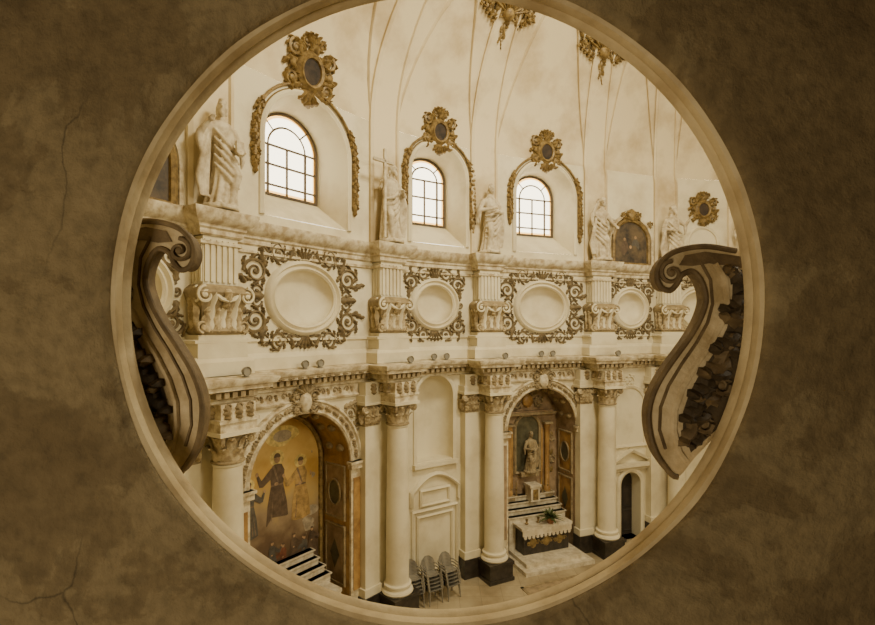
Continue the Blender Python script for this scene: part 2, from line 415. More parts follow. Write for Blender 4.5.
sweep(c,[(0,7.0),(.06,7.03),(.06,7.1),(.12,7.13),(.12,7.26),(.2,7.28),(.36,7.32),(.36,7.4),(.42,7.42),(.48,7.52),(.48,7.56),(0,7.6)],allb,.8,.48,0)
for i in range(6):
    a=UP[i]+.62; b=UP[i+1]-.62
    dentils(c,a,b,.1,.30,7.17,7.29,.2,1)
    n=int((b-a)/.3)
    for k in range(n):
        u=a+.3*(k+.5); c.leaf(FW(u,.36),-.1,7.36,0,.2,.07,0,.03,1,0)
for u in UP:
    dentils(c,u-.6,u+.6,.9,1.12,7.17,7.29,.2,1)
c.build('trim_entablature_cornice',[STUCCO,TAN])
c=MB()
for i in range(6):
    a=UP[i]+.5; b=UP[i+1]-1.0
    if wide[i]:
        rows=[[M(u,WD+d,z) for d,z in[(0,6.62),(.09,6.64),(.12,6.7),(.05,6.74),(.05,7.0),(.0,7.02)]] for u in [a+(b-a)*k/12 for k in range(13)]]
        c.grid(rows,0)
        n=int((b-a)/.42)
        for k in range(n):
            u=a+.42*(k+.5)
            c.scroll(FW(u,.05),0,6.87,0 if k%2 else pi,.1,1.1,1 if k%2 else -1,0,.024,1,False,8)
            c.leaf(FW(u,.05),.2,6.78,pi/2,.18,.13,0,.04,1)
c.build('trim_frieze',[STUCCO,TAN])
c=MB()
sweep(c,[(0,10.66),(.05,10.7),(.05,10.8),(.1,10.84),(.1,10.9),(.2,10.96),(.26,11.05),(.3,11.16),(.3,11.22),(0,11.25)],allb,.45,.48,0)
sweep(c,[(0,10.46),(.05,10.48),(.05,10.54),(0,10.56)],allb,.45,.46,0)
c.build('trim_upper_cornice',[STUCCO])
c=MB()
sweep(c,[(0,7.56),(.12,7.6),(.12,7.9),(.05,7.98),(0,8.02)],allb,.5,.62,0)
sweep(c,[(0,8.3),(.05,8.32),(.05,8.38),(0,8.4)],allb,.5,.62,0)
c.build('trim_attic_plinth',[CREAM])
# ------------------------------------------------------------------ columns / pilasters / pedestals
def capital(mb,F,r,z0,z1,m=0,n=8,sq=False,rows2=True):
    h=z1-z0
    if not sq:
        mb.lathe(F,[(r*.92,z0),(r*1.05,z0+.02),(r*1.05,z0+.05),(r*.92,z0+.07),(r*.92,z0+h*.5),(r*1.1,z0+h*.8),(r*1.3,z0+h*.88)],1,16)
        pos=[(2*pi*k/n) for k in range(n)]
        for rw,(zb,hh,off) in enumerate([(z0+.07,h*.42,0),(z0+.1,h*.68,pi/n)]):
            for an in pos:
                an+=off; ca,sa=math.cos(an),math.sin(an)
                rws=[]
                for t,ro,w in [(0,0,.7),(.3,.03,1.0),(.55,.05,.75),(.8,.14,.95),(1,.28,.6),(.90,.33,.25)]:
                    rr=r*(.95+ro*1.3); ww=r*.34*w; z=zb+hh*t
                    rws.append([F(ca*rr-sa*x*ww-ca*abs(x)*.03,sa*rr+ca*x*ww-sa*abs(x)*.03,z) for x in(-1,-.5,0,.5,1)])
                mb.grid(rws,3)
        for k in range(4):
            an=pi/4+k*pi/2; ca,sa=math.cos(an),math.sin(an)
            G=lambda a,b,cc,ca=ca,sa=sa:F(ca*a-sa*b,sa*a+ca*b,cc)
            mb.scroll(G,r*1.36,z0+h*.72,pi*.9,r*.34,1.3,-1,-.03,.055,3,False,12)
            mb.tube(G,[(r*.9,0,z0+h*.45),(r*1.05,0,z0+h*.75),(r*1.25,0,z0+h*.88)],.04,1,5)
        w=r*1.38
    else:
        w=r*1.4
        mb.box(F,-r,r,-.5,.0,z0,z0+h*.85,1)
        for (zb,hh,xs) in [(z0+.05,h*.42,(-.75,-.25,.25,.75)),(z0+.08,h*.7,(-.5,0,.5))]:
            for x in xs:
                mb.leaf(F,x*r,zb,pi/2,hh,r*.55,.0,.1,3,0)
        K=lambda a,b,cc:F(-(r+b),a,cc)
        for x in(-.15,-.35): mb.leaf(K,x,z0+.06,pi/2,h*.6,r*.6,0,.09,3,0)
        for sx in(-1,1): mb.scroll(F,sx*r*1.15,z0+h*.72,0 if sx<0 else pi,r*.42,1.3,sx,0.03,.055,3,False,12)
    mb.box(F,-w,w,-w if not sq else -.5,w if not sq else .14,z1-h*.12,z1,m)
ZC0,ZC1=5.72,6.45
CAPM=mat('capital_stucco',(.56,.46,.28),(.28,.21,.11),scale=7,lo=.4,hi=.6)
for i,u in enumerate(UP):
    F=rigid(u,CD); mb=MB()
    dark=2
    mb.box(F,-.5,.5,-.55,.5,0,.12,dark); mb.box(F,-.46,.46,-.55,.46,.12,.55,dark); mb.box(F,-.5,.5,-.55,.5,.55,.66,dark)
    mb.lathe(F,[(CR*1.32,.66),(CR*1.4,.71),(CR*1.32,.77),(CR*1.15,.80),(CR*1.12,.85),(CR*1.22,.88),(CR*1.22,.93),(CR*1.03,.96),(CR,1.0)],0,24)
    mb.lathe(F,[(CR,1.0),(CR,2.4),(CR*.97,3.8),(CR*.88,ZC0-.07),(CR*.95,ZC0-.04),(CR*.95,ZC0)],0,28)
    capital(mb,F,CR,ZC0,ZC1,0)
    mb.build('column',[CREAM,TAN,DARK,CAPM])
    mb=MB(); G=rigid(u+PO,-.12)
    mb.box(G,-.36,.36,-.33,.1,0,.66,2); mb.box(G,-.33,.33,-.33,.06,.66,.9,0)
    mb.box(G,-.27,.27,-.33,0,.9,ZC0,0); capital(mb,G,.28,ZC0,ZC1,0,sq=True)
    G2=rigid(u,-.2)
    mb.box(G2,-.42,.42,-.25,0,0,ZC1,0); mb.box(G2,.42,.62,-.25,-.12,0,ZC1,0)
    mb.box(G,-.36,.36,-.33,.1,ZC1,ZC1+.2,0); mb.box(G,-.3,.3,-.33,.05,ZC1+.2,7.04,0)
    mb.leaf(lambda a,b,cc:G(a,b+.05,cc),0,7.0,-pi/2,.34,.26,0,.08,1,0)
    mb.build('pilaster',[CREAM,TAN,DARK,CAPM])
    mb=MB(); G=rigid(u,0)
    mb.box(G,-.44,.44,-.45,.67,ZC1,6.64,0); mb.box(G,-.48,.48,-.45,.71,6.64,6.72,0); mb.box(G,-.42,.42,-.45,.65,6.72,7.04,0)
    K=rigid(u,.65)
    for a in(-.27,0,.27):
        mb.leaf(K,a,7.0,-pi/2,.3,.22,0,.08,1,0); mb.scroll(K,a,6.98,0,.08,1,1,0,.025,1,False,8)
    for sx in(-1,1):
        o=rigid(u,0)
        K=lambda a,b,cc,sx=sx,o=o:o(sx*(.42+b),a,cc)
        for a in(0.0,.35): mb.leaf(K,a,7.0,-pi/2,.3,.22,0,.06,1,0)
    mb.build('entablature_block',[STUCCO,TAN])
    mb=MB(); G=rigid(u,0)
    mb.box(G,-.60,.60,-.45,.1,7.95,8.4,0); mb.box(G,-.56,.56,-.45,.06,8.4,8.5,0)
    secs=[]; prf=[(8.5,.50,.02),(8.58,.56,.1),(8.7,.5,.04),(8.9,.46,.02),(9.1,.5,.08),(9.3,.58,.18),(9.42,.62,.24),(9.5,.6,.2),(9.6,.48,.04)]
    for z,w,d in prf:
        secs.append([G(-w,-.45,z),G(-w,d,z),G(-w*.5,d+.04,z),G(0,d+.05,z),G(w*.5,d+.04,z),G(w,d,z),G(w,-.45,z)])
    mb.grid(secs,1)
    def bend(G,z):
        for (z0,w0,d0),(z1,w1,d1) in zip(prf,prf[1:]):
            if z<=z1: return d0+(d1-d0)*(z-z0)/(z1-z0)
        return prf[-1][2]
    KG=lambda a,b,cc:G(a,b+bend(G,cc)+.03,cc)
    for x in(-.38,-.13,.13,.38): mb.leaf(KG,x,8.56,pi/2,.55,.24,0,.05,2,0)
    for x in(-.28,0,.28): mb.leaf(KG,x,8.56,pi/2,.86,.22,-.01,.05,0,0)
    mb.leaf(KG,0,9.5,-pi/2,.45,.26,.04,.08,2,0)
    for sx in(-1,1):
        mb.scroll(lambda a,b,cc:G(a,b+.2,cc),sx*.5,9.36,pi/2,.19,1.5,-sx,0,.04,0,False)
        mb.scroll(lambda a,b,cc:G(a,b+.08,cc),sx*.48,8.68,-pi/2,.14,1.3,sx,0,.035,2,False)
        mb.tube(G,[(sx*.3,.2,9.42),(sx*.15,.26,9.28),(0,.28,9.24)],[.045,.05,.045],0,6)
        K=lambda a,b,cc,sx=sx:G(sx*(.50+b),a,cc)
        for a in(-.3,-.1): mb.leaf(K,a,8.6,pi/2,.8,.22,0,.07,2,0)
        mb.scroll(K,-.02,9.36,pi/2,.18,1.4,-sx,.02,.045,0,False)
    mb.box(G,-.42,.42,-.45,-.02,9.58,10.66,0)
    for k in range(6): 
        x=-.35+.14*k; mb.box(G,x-.04,x+.04,-.1,.02,9.66,10.58,0)
    for k in range(3):
        y=-.4+.14*k
        for sx in(-1,1): mb.box(lambda a,b,cc,sx=sx:G(sx*(.41+b),a,cc),y,y+.08,0,.04,9.66,10.58,0)
    mb.build('statue_pedestal',[CREAM,TAN,CAPM])
# ------------------------------------------------------------------ medallions and acanthus relief
for uc,a,b,i in med:
    mb=MB(); F=FW(uc)
    lp=ell_loop(a,MZ,b); lp.reverse()
    mb.band(F,lp,[(0,-.02),(.0,.06),(.05,.11),(.1,.06),(.13,.04),(.18,.13),(.25,.08),(.28,0)],0,True)
    mb.build('oval_medallion',[CREAM])
    r=MB()
    ax=a+.3; bz=b+.28
    if wide[i]:
        for sx in(-1,1):
            for sz in(-1,1):
                d=sx*sz
                r.scroll(F,sx*(ax+.24),MZ+sz*.60,(0 if sx>0 else pi),.33,1.7,d,0,.045)
                r.scroll(F,sx*(.80),MZ+sz*(bz+.10),(pi/2 if sz>0 else -pi/2),.25,1.6,-d,0,.04)
                r.scroll(F,sx*(ax+.20),MZ+sz*.13,(pi if sx>0 else 0),.16,1.2,-d,0,.032)
                r.scroll(F,sx*(.33),MZ+sz*(bz+.1),(pi/2 if sz>0 else -pi/2),.16,1.4,d,0,.034)
                r.scroll(F,sx*(ax+.02),MZ+sz*(bz+.05),(pi/2 if sz>0 else -pi/2),.17,1.3,d,0,.034)
                r.leaf(F,sx*1.15,MZ+sz*(bz-.25),math.atan2(sz*.5,sx*1),.5,.24,0,.07,0,d*.8)
                r.leaf(F,sx*(ax+.5),MZ+sz*.3,math.atan2(sz*.9,sx*.5),.42,.22,0,.07,0,-d*.6)
                r.leaf(F,sx*.55,MZ+sz*(bz-.02),math.atan2(sz*.6,-sx),.4,.2,0,.06,0,-d*.6)
            r.leaf(F,sx*ax,MZ,(0 if sx>0 else pi),.55,.28,0,.08,0,0)
    else:
        for sx in(-1,1):
            for sz in(-1,1):
                d=sx*sz
                r.scroll(F,sx*(ax-.08),MZ+sz*(bz-.2),(0 if sx>0 else pi),.27,1.6,d,0,.045)
                r.scroll(F,sx*(.42),MZ+sz*(bz+.12),(pi/2 if sz>0 else -pi/2),.22,1.5,-d,0,.038)
                r.leaf(F,sx*(ax),MZ+sz*.2,math.atan2(sz,sx*.3),.42,.2,0,.06,0,d*.5)
                r.leaf(F,sx*.85,MZ+sz*(bz+.0),math.atan2(sz*.8,sx),.38,.18,0,.06,0,d*.8)
            r.scroll(F,sx*(ax+.02),MZ,pi/2,.17,1.2,sx,0,.035,0,False)
    for sz in(-1,1):
        for q in(-.6,-.3,0,.3,.6): r.leaf(F,q*.12,MZ+sz*bz,sz*pi/2-q*sz,.36,.14,0,.07,0,0)
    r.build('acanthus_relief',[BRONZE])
# ------------------------------------------------------------------ cartouches
def cartouche(F,s=1.0,crown=True,name='gilded_cartouche'):
    mb=MB(); G=lambda a,b,c:F(a*s,b*s,c*s)
    lp=ell_loop(.27,0,.32,24); lp.reverse()
    mb.fan(G,lp,.12,1)
    mb.band(G,lp,[(-.02,.1),(0,.17),(.06,.2),(.1,.14),(.14,.12),(.18,.06),(.2,0)],0,True)
    for k in range(16):
        an=2*pi*k/16+.1; x,z=.4*math.cos(an),.46*math.sin(an)
        mb.leaf(G,x,z,an+.2*(1 if k%2 else -1),.34+.12*(k%2),.24,.03,.1,0,.5 if k%2 else -.5)
    for sx in(-1,1):
        mb.scroll(G,sx*.5,.4,pi/2,.2,1.4,-sx,.05,.05); mb.scroll(G,sx*.52,-.3,-pi/2,.18,1.4,sx,.05,.05)
        mb.scroll(G,sx*.22,.68,0,.13,1.3,sx,.06,.035)
        mb.ell(G,(sx*.56,.1,.05),(.1,.08,.12),0,7,5)
    for k in range(5):
        an=pi/2+(k-2)*.35; mb.leaf(G,.08*math.cos(an),.58,an,.36,.16,.05,.1,0,0)
        an=-an; mb.leaf(G,.05*math.cos(an),-.45,an,.38,.17,.05,.1,0,0)
    return mb.build(name,[GILT,DARKP])
for uc,hw,i in win:
    cartouche(FD(uc,.09 if i==1 else .05),1.1 if i==1 else .9)
# winged shell ornaments high on the vault ribs
def shell(F,s):
    mb=MB(); G=lambda a,b,c:F(a*s,b*s,c*s)
    for k in range(9):
        an=pi/2+(k-4)*.3; mb.leaf(G,.1*math.cos(an),.1,an,.62,.2,.02,.12,0,0)
    mb.ell(G,(0,.12,.05),(.22,.14,.2),0,10,7)
    for sx in(-1,1):
        mb.scroll(G,sx*.42,.12,pi/2,.26,1.5,-sx,.03,.06); mb.scroll(G,sx*.78,.22,pi/2,.2,1.4,sx,.03,.05)
        for k in range(5): mb.leaf(G,sx*(.3+.16*k),.0+.05*k,-pi/2+sx*.35,.4-.05*k,.18,.02,.08,0,sx*.3)
        mb.leaf(G,sx*.85,.35,pi/2-sx*.8,.45,.2,.02,.08,0,0)
    for k in range(5): mb.leaf(G,.0,-.05-.16*k,-pi/2+(-1)**k*.3,.34,.26-.03*k,.03,.1,0,0); 
    for k in range(3): mb.ell(G,((-1)**k*.06,.08,-.2-.2*k),(.1,.08,.1),0,7,5)
    mb.build('vault_shell_ornament',[GILT])
shell(FD(UP[3]-.05,.63),1.0); shell(FD(UP[4]-.12,.58),1.05)
def FR(u,z): 
    f=FW(u); return lambda a,b,c:f(a,b,c+z)
cartouche(FR(UP[5]+1.75,13.7),.85)
rc=MB(); f=FW(UP[5]+1.75); rc.band(f,arch_loop(.6,11.3,12.3),[(0,0),(0,.06),(.07,.1),(.14,0)],0); rc.build('trim_blind_arch',[CREAM])
# ------------------------------------------------------------------ arched paintings
for i in(0,4):
    mb=MB(); F=FW(bays[i],.02); lp=arch_loop(.85,11.28,12.15)
    mb.fan(F,lp,.03,1)
    mb.band(F,lp,[(-.04,.03),(-.02,.1),(.05,.14),(.12,.1),(.15,0)],0,True)
    mb.band(F,arch_loop(1.0,11.28,12.15),[(0,.0),(.02,.08),(.1,.1),(.14,0)],2)
    for k in range(7):
        mb.leaf(F,0,13.05,pi/2+(k-3)*.45,.42,.2,.05,.1,0,0)
    mb.ell(F,(0,.1,13.25),(.2,.12,.26),0,9,6)
    for sx in(-1,1): mb.scroll(F,sx*.32,13.2,0,.17,1.3,sx,.05,.04,0); mb.scroll(F,sx*.95,12.9,0,.13,1.3,sx,.05,.03,0)
    for x,z,mm in((-.3,11.9,5),(.25,12.0,4),(0,11.6,5)):
        mb.fan(F,[(x+.2*math.cos(k*.7),z+.3*math.sin(k*.7)) for k in range(9)],.036,mm)
        mb.fan(F,[(x+.06*math.cos(k*.8),z+.36+.07*math.sin(k*.8)) for k in range(8)],.038,6)
    mb.build('arched_painting',[GILT,PAINTD,STUCCO,P_RED,P_BLUE,P_BROWN,P_SKIN])
# ------------------------------------------------------------------ statues
def fingers(mb,F,p,dr,r=.017):
    d=Vector(dr).normalized(); s=d.cross(Vector((0,0,1)));
    if s.length<.1: s=Vector((1,0,0))
    s.normalize(); n=d.cross(s)
    P=Vector(p); mb.ell(F,tuple(P+d*.06),(.055,.05,.055))
    for k,(o,l) in enumerate([(-.045,.09),(-.015,.11),(.015,.105),(.045,.08)]):
        a=P+d*.09+s*o; b=a+d*l*.6; c=b+d*l*.4+n*.03
        mb.tube(F,[a,b,c],[r,r*.9,r*.7],0,5)
    a=P+d*.03+s*.05; mb.tube(F,[a,a+s*.05+d*.03,a+s*.06+d*.08],[r*1.1,r,r*.8],0,5)
def statue(u,pose,seed,d=-.05,hscale=1.0,rot=0.0,z0=11.25,name='saint_statue',matl=STATUE,Fb=None):
    rnd=random.Random(seed); B=Fb or rigid(u,d); cr,sr=math.cos(rot),math.sin(rot)
    F=lambda a,b,c:B((a*cr-b*sr)*hscale,(a*sr+b*cr)*hscale,z0+c*hscale)
    mb=MB(); sw=pose.get('sway',.06); bare=pose.get('bare',False)
    secs=[(0.08,.28,.22),(.15,.29,.23),(.5,.26,.20),(.85,.24,.19),(1.1,.225,.17),(1.3,.20,.155),(1.5,.25,.175),(1.66,.28,.18),(1.76,.23,.15),(1.82,.12,.10),(1.9,.08,.08)]
    rows=[];n=56;ph=rnd.random()*6
    for z,rx,ry in secs:
        t=z/1.9; cx=sw*math.sin(t*pi)
        fold=.22*max(0,1-t*1.1)+.03*(t<.9)
        row=[]
        for a in[2*pi*k/n for k in range(n)]:
            q=1+fold*abs(math.sin(5.5*a+ph+z*1.1))*1.2-fold*.6+fold*.4*math.sin(4*a-z*2)
            row.append(F(cx+rx*math.cos(a)*q,ry*math.sin(a)*q,z))
        rows.append(row)
    mb.grid(rows,0,False,True); mb.add(rows[0],[tuple(range(n))]); mb.add(rows[-1],[tuple(range(n))])
    for k in range(5):
        zz=.72+k*.17; s=pose.get('cloak',-1)
        pts=[(sw+(-.30+.60*j/8)*(.95),.10+.13*math.sin(pi*j/8),zz+s*(.42*(j/8-.5))-.12*math.sin(pi*j/8)) for j in range(9)]
        mb.tube(F,pts,[.022+.035*math.sin(pi*j/8) for j in range(9)],0,6)
    sd=pose.get('cloak',-1)
    for k in range(4):
        x=sd*(.25+.045*k); mb.tube(F,[(x*.8,-.02+.04*k,1.55),(x*1.08,.04*k,1.1),(x*1.25,.03,.6),(x*1.15,.05,.22)],[.04,.065,.065,.02],0,7)
    mb.tube(F,[(sw-.1*sd,.06,1.05),(sw-.14*sd,.25,.72),(-.12*sd,.15,.12)],[.11,.10,.075],0,9)
    for x in(-.13,.13): mb.tube(F,[(x,.1,.09),(x*1.1,.26,.08),(x*1.15,.35,.06)],[.06,.055,.035],0,7)
    hx=sw*.3+pose.get('tilt',0); hy=.07; hz=2.06; yaw=pose.get('yaw',0)
    cy,sy=math.cos(yaw),math.sin(yaw)
    FHd=lambda a,b,c:F(hx+a*cy-b*sy,hy+a*sy+b*cy,hz+c)
    mb.tube(F,[(sw*.3,0,1.78),(hx,hy*.5,1.98)],[.08,.07],0,10)
    mb.ell(FHd,(0,0,0.02),(.10,.12,.145),0,14,10)
    mb.ell(FHd,(0,.03,-.07),(.072,.08,.075),0,10,7)
    mb.tube(FHd,[(0,.115,.05),(0,.15,-.01),(0,.12,-.02)],[.014,.024,.018],0,6)
    mb.tube(FHd,[(-.07,.1,.055),(0,.125,.06),(.07,.1,.055)],.016,0,6)
    mb.tube(FHd,[(-.03,.112,-.06),(.03,.112,-.06)],.012,0,6)
    for x in(-.1,.1): mb.ell(FHd,(x,0,0),(.015,.025,.035),0,6,5)
    for k in range(16):
        a=rnd.uniform(0,2*pi); e=rnd.uniform(.1,1.3)
        if math.sin(a)>.5 and e<.7: e=1.0
        mb.ell(FHd,(.1*math.cos(a)*math.cos(e),-.02+.115*math.sin(a)*math.cos(e),.03+.145*math.sin(e)),(.04,.04,.038),0,6,5)
    for x in(-.085,.085,-.06,.06): mb.ell(FHd,(x,-.06,-.05),(.035,.045,.09),0,6,5)
    if pose.get('beard'):
        mb.tube(FHd,[(0,.08,-.08),(0,.11,-.15),(0,.11,-.22)],[.065,.055,.022],0,8)
    for sx,key in((-1,'L'),(1,'R')):
        el,wr=pose[key]; sh=(sw*.5+sx*.26,0,1.66)
        mb.tube(F,[sh,tuple((Vector(sh)+Vector(el))/2),el],[.09,.08,.07],0,9)
        mb.ell(F,sh,(.10,.09,.09),0,9,7)
        mb.tube(F,[el,tuple((Vector(el)+Vector(wr))/2),wr],[.072,.06,.04],0,9)
        if not bare:
            mb.tube(F,[el,(el[0],el[1],el[2]-.18),(el[0]*.95,el[1],el[2]-.36)],[.075,.06,.02],0,8)
        fingers(mb,F,wr,tuple(Vector(wr)-Vector(el)))
    mb.lathe(F,[(.36,0),(.38,.03),(.36,.1),(.1,.11)],0,14)
    if pose.get('book'):
        w=pose['R'][1]; mb.box(F,w[0]-.13,w[0]+.05,w[1]-.02,w[1]+.05,w[2]-.05,w[2]+.22)
    o=mb.build(name,[matl])
    md=o.modifiers.new('remesh','REMESH'); md.mode='VOXEL'; md.voxel_size=.018*hscale; md.use_smooth_shade=True
    sm=o.modifiers.new('smooth','SMOOTH'); sm.factor=.4; sm.iterations=1
    return o,F
poses=[
 dict(L=((-.42,.1,1.35),(-.15,.28,1.25)),R=((.42,.05,1.35),(.3,.3,1.1)),beard=True,cloak=1,book=True),
 dict(L=((-.50,.1,1.42),(-.42,.3,1.62)),R=((.46,.08,1.3),(.25,.34,1.18)),beard=True,yaw=.5,sway=.09,cloak=-1,tilt=-.03,book=True),
 dict(L=((-.45,.1,1.45),(-.36,.22,1.72)),R=((.44,.05,1.36),(.18,.30,1.42)),bare=True,beard=True,sway=-.07,cloak=1,yaw=-.4),
 dict(L=((-.44,.1,1.35),(-.1,.30,1.4)),R=((.42,.1,1.36),(.1,.32,1.3)),sway=.05,cloak=1,yaw=.2,tilt=.02),
 dict(L=((-.5,.12,1.55),(-.42,.25,1.95)),R=((.46,.05,1.35),(.38,.3,1.2)),sway=-.1,cloak=-1,yaw=.6,tilt=.04),
 dict(L=((-.42,.05,1.35),(-.2,.30,1.25)),R=((.5,.12,1.5),(.55,.3,1.7)),beard=True,sway=.08,cloak=-1,yaw=-.4),
 dict(L=((-.42,.05,1.35),(-.2,.28,1.25)),R=((.4,.12,1.4),(.2,.3,1.4)),beard=True,sway=.08,cloak=1,yaw=.2)]
for i,u in enumerate(UP):
    o,F=statue(u,poses[i],i+3,hscale=1.1)
    if i==2:
        c=MB(); x=-.42
        c.box(F,x-.035,x+.035,.2,.27,.1,2.5); c.box(F,x-.38,x+.30,.2,.27,2.12,2.2)
        c.build('wooden_cross',[STATUE],parent=o)
# ------------------------------------------------------------------ altar chapel arches
DEP=1.25
for n,(uc,hw,zs) in enumerate(ALT):
    F=FW(uc); mb=MB(); lp=arch_loop(hw,0,zs,26)
    mb.grid([[F(p[0],0,p[1]) for p in lp],[F(p[0]*.98,-DEP,p[1]) for p in lp]],0)
    mb.fan(F,lp,-DEP,0)
    for sx in(-1,1):
        K=lambda a,b,c,sx=sx:F(sx*(hw-.01-b),-a,c)
        for z0,z1 in((1.0,2.7),(2.95,4.5)):
            mb.poly(K,[(.2,z0),(DEP-.2,z0),(DEP-.2,z1),(.2,z1)],.03,1)
            mb.band(K,[(.2,z0),(DEP-.2,z0),(DEP-.2,z1),(.2,z1)],[(-.05,.0),(-.03,.06),(.02,.06),(.04,.0)],3,True)
        lp2=ell_loop(.25,3.7,.36,20)
        mb.fan(K,[(p[0]+DEP/2,p[1]) for p in lp2],.05,2)
        mb.band(K,[(p[0]+DEP/2,p[1]) for p in lp2],[(0,.04),(.0,.08),(-.05,.08),(-.05,.04)],3,True)
        for zc in(1.85,): 
            mb.fan(K,[(DEP/2+.22*math.cos(pi*k/2),zc+.45*math.sin(pi*k/2)) for k in range(4)],.045,2)
    for k in range(7):
        an=pi*(k+.5)/7
        for bb in(-.35,-.85):
            mb.ell(F,((hw-.02)*math.cos(an),bb,zs+(hw-.02)*math.sin(an)),(.12,.16,.12),3,8,5)
    mb.build('wall_chapel_%d'%(n+1),[OCHRE if n==0 else PINKM,PINKM if n==0 else OCHRE,GREENM,TAN])
    t=MB()
    lpz=arch_loop(hw,zs,zs,26)[1:-1]
    t.band(F,lpz,[(0,-.1),(0,.06),(.05,.1),(.1,.06),(.3,.06),(.34,.12),(.4,.1),(.42,0)],0)
    for k in range(19):
        an=pi*(k+.5)/19; r=hw+.2
        t.leaf(F,r*math.cos(an),zs+r*math.sin(an),an-pi/2 if an>pi/2 else an+pi/2,.2,.17,.06,.06,1,0)
        t.ell(F,(r*math.cos(an),.09,zs+r*math.sin(an)),(.06,.05,.06),1,6,4)
    for sx in(-1,1):
        t.box(F,sx*(hw+.2)-.2,sx*(hw+.2)+.2,0,.08,0,zs-.2,0)
        t.box(F,sx*(hw+.2)-.26,sx*(hw+.2)+.26,0,.18,zs-.22,zs,0)
        t.box(F,sx*(hw+.2)-.3,sx*(hw+.2)+.3,0,.22,zs-.07,zs-.0,0)
        t.box(F,sx*(hw+.2)-.12,sx*(hw+.2)+.12,.08,.11,.9,zs-.5,2)
        t.scroll(F,sx*(hw+.0),6.15,0,.2,1.4,sx,0,.035,1); t.scroll(F,sx*(hw+.25),5.75,0,.15,1.4,-sx,0,.03,1)
        t.leaf(F,sx*(hw-.2),6.35,0 if sx>0 else pi,.5,.2,0,.05,1)
    cz=zs+hw+.32
    t.ell(F,(0,.12,cz),(.2,.12,.28),0,10,7)
    for sx in(-1,1):
        t.scroll(F,sx*.28,cz+.15,0,.16,1.3,sx,.1,.04,1); t.scroll(F,sx*.26,cz-.18,0,.12,1.3,-sx,.1,.035,1)
    for k in range(5): t.leaf(F,0,cz+.2,pi/2+(k-2)*.5,.36,.16,.1,.07,1,0)
    t.build('trim_chapel_arch_%d'%(n+1),[STUCCO,TAN,OCHRE if n==0 else PINKM])
# --- painted altarpiece (chapel 1)
uc,hw,zs=ALT[0]; F=FW(uc,-DEP+.02); mb=MB()
pl=arch_loop(1.42,1.4,4.72,20)
mb.fan(F,pl,.03,0)
mb.band(F,pl,[(-.02,.03),(0,.1),(.06,.12),(.12,.08),(.14,0)],1,True)
def disc(F,x,z,rx,rz,b,m,n=18): mb.fan(F,[(x+rx*math.cos(2*pi*k/n),z+rz*math.sin(2*pi*k/n)) for k in range(n)],b,m)
for k in range(16):
    disc(F,-1.15+2.3*(k/15),2.95+.16*math.sin(k*2.1)+(.18 if k%3==0 else 0),.26,.15,.034+.0003*k,6)
for k in range(9): disc(F,-1.1+.27*k,2.55+.12*math.sin(k*1.7),.2,.1,.036+.0003*k,6)
disc(F,.2,5.55,.55,.3,.034,5); disc(F,.2,5.55,.3,.17,.035,6)
for x,z in((-.9,5.0),(1.0,4.9),(-.7,5.4),(1.1,4.2)): disc(F,x,z,.2,.1,.035,6); disc(F,x,z+.08,.07,.08,.036,4,9)
def pfig(x,z,h,mr,b,halo=True,arm=1,flare=1.0,folds=True):
    s=h/1.7
    body=[(-.3*flare,0),(-.26*flare,.5),(-.17,.95),(-.2,1.3),(-.13,1.44),(-.05,1.47),(.05,1.47),(.13,1.44),(.21,1.28),(.17,.95),(.27*flare,.5),(.32*flare,0),(.1,-.06),(-.12,-.05)]
    if halo: disc(F,x,z+1.62*s,.2*s,.2*s,b,5)
    mb.poly(F,[(x+p[0]*s,z+p[1]*s) for p in body],b+.003,mr)
    if folds:
        for q in(-.18,-.05,.12,.22):
            mb.poly(F,[(x+s*q*flare,z+.03*s),(x+s*(q*flare+.035),z+.03*s),(x+s*q*.55,z+.9*s)],b+.0035,9)
        mb.poly(F,[(x-.17*s,z+.93*s),(x+.17*s,z+.93*s),(x+.17*s,z+.97*s),(x-.17*s,z+.97*s)],b+.0036,9)
        mb.poly(F,[(x-.14*s,z+1.43*s),(x+.02*s,z+1.0*s),(x+.06*s,z+1.0*s),(x-.08*s,z+1.45*s)],b+.0037,9)
    ar=[(arm*.16,1.4),(arm*.42,1.15),(arm*.5,1.3),(arm*.56,1.28),(arm*.48,1.0),(arm*.38,.98),(arm*.14,1.15)]
    mb.poly(F,[(x+p[0]*s,z+p[1]*s) for p in ar],b+.004,mr)
    disc(F,x+arm*.54*s,z+1.32*s,.045*s,.055*s,b+.005,4,8)
    disc(F,x-.02*s,z+.98*s,.06*s,.045*s,b+.006,4,8)
    disc(F,x,z+1.6*s,.085*s,.12*s,b+.005,4,12)
    mb.fan(F,[(x+.095*s*math.cos(pi*k/8),z+1.63*s+.11*s*math.sin(pi*k/8)) for k in range(9)],b+.006,2)
    for e in(-.03,.03): disc(F,x+e*s,z+1.62*s,.012*s,.008*s,b+.007,2,6)
pfig(.02,3.1,1.95,2,.04,True,-1); pfig(.78,3.05,1.75,3,.05,True,-1); pfig(-.85,2.95,1.5,7,.05,True,1)
for k,(x,mm) in enumerate([(-1.1,7),(-.8,8),(-.5,2),(-.15,7),(.2,8),(.55,2),(.9,7),(1.15,2)]): pfig(x,1.55+.17*(k%2),.92,mm,.055+.008*(k%2),False,1 if k%2 else -1,1.2,False)
mb.build('saints_altarpiece_painting',[SKYP,GILT,P_BROWN,P_GOLD,P_SKIN,P_HALO,P_CLOUD,P_BLUE,P_RED,P_FOLD])
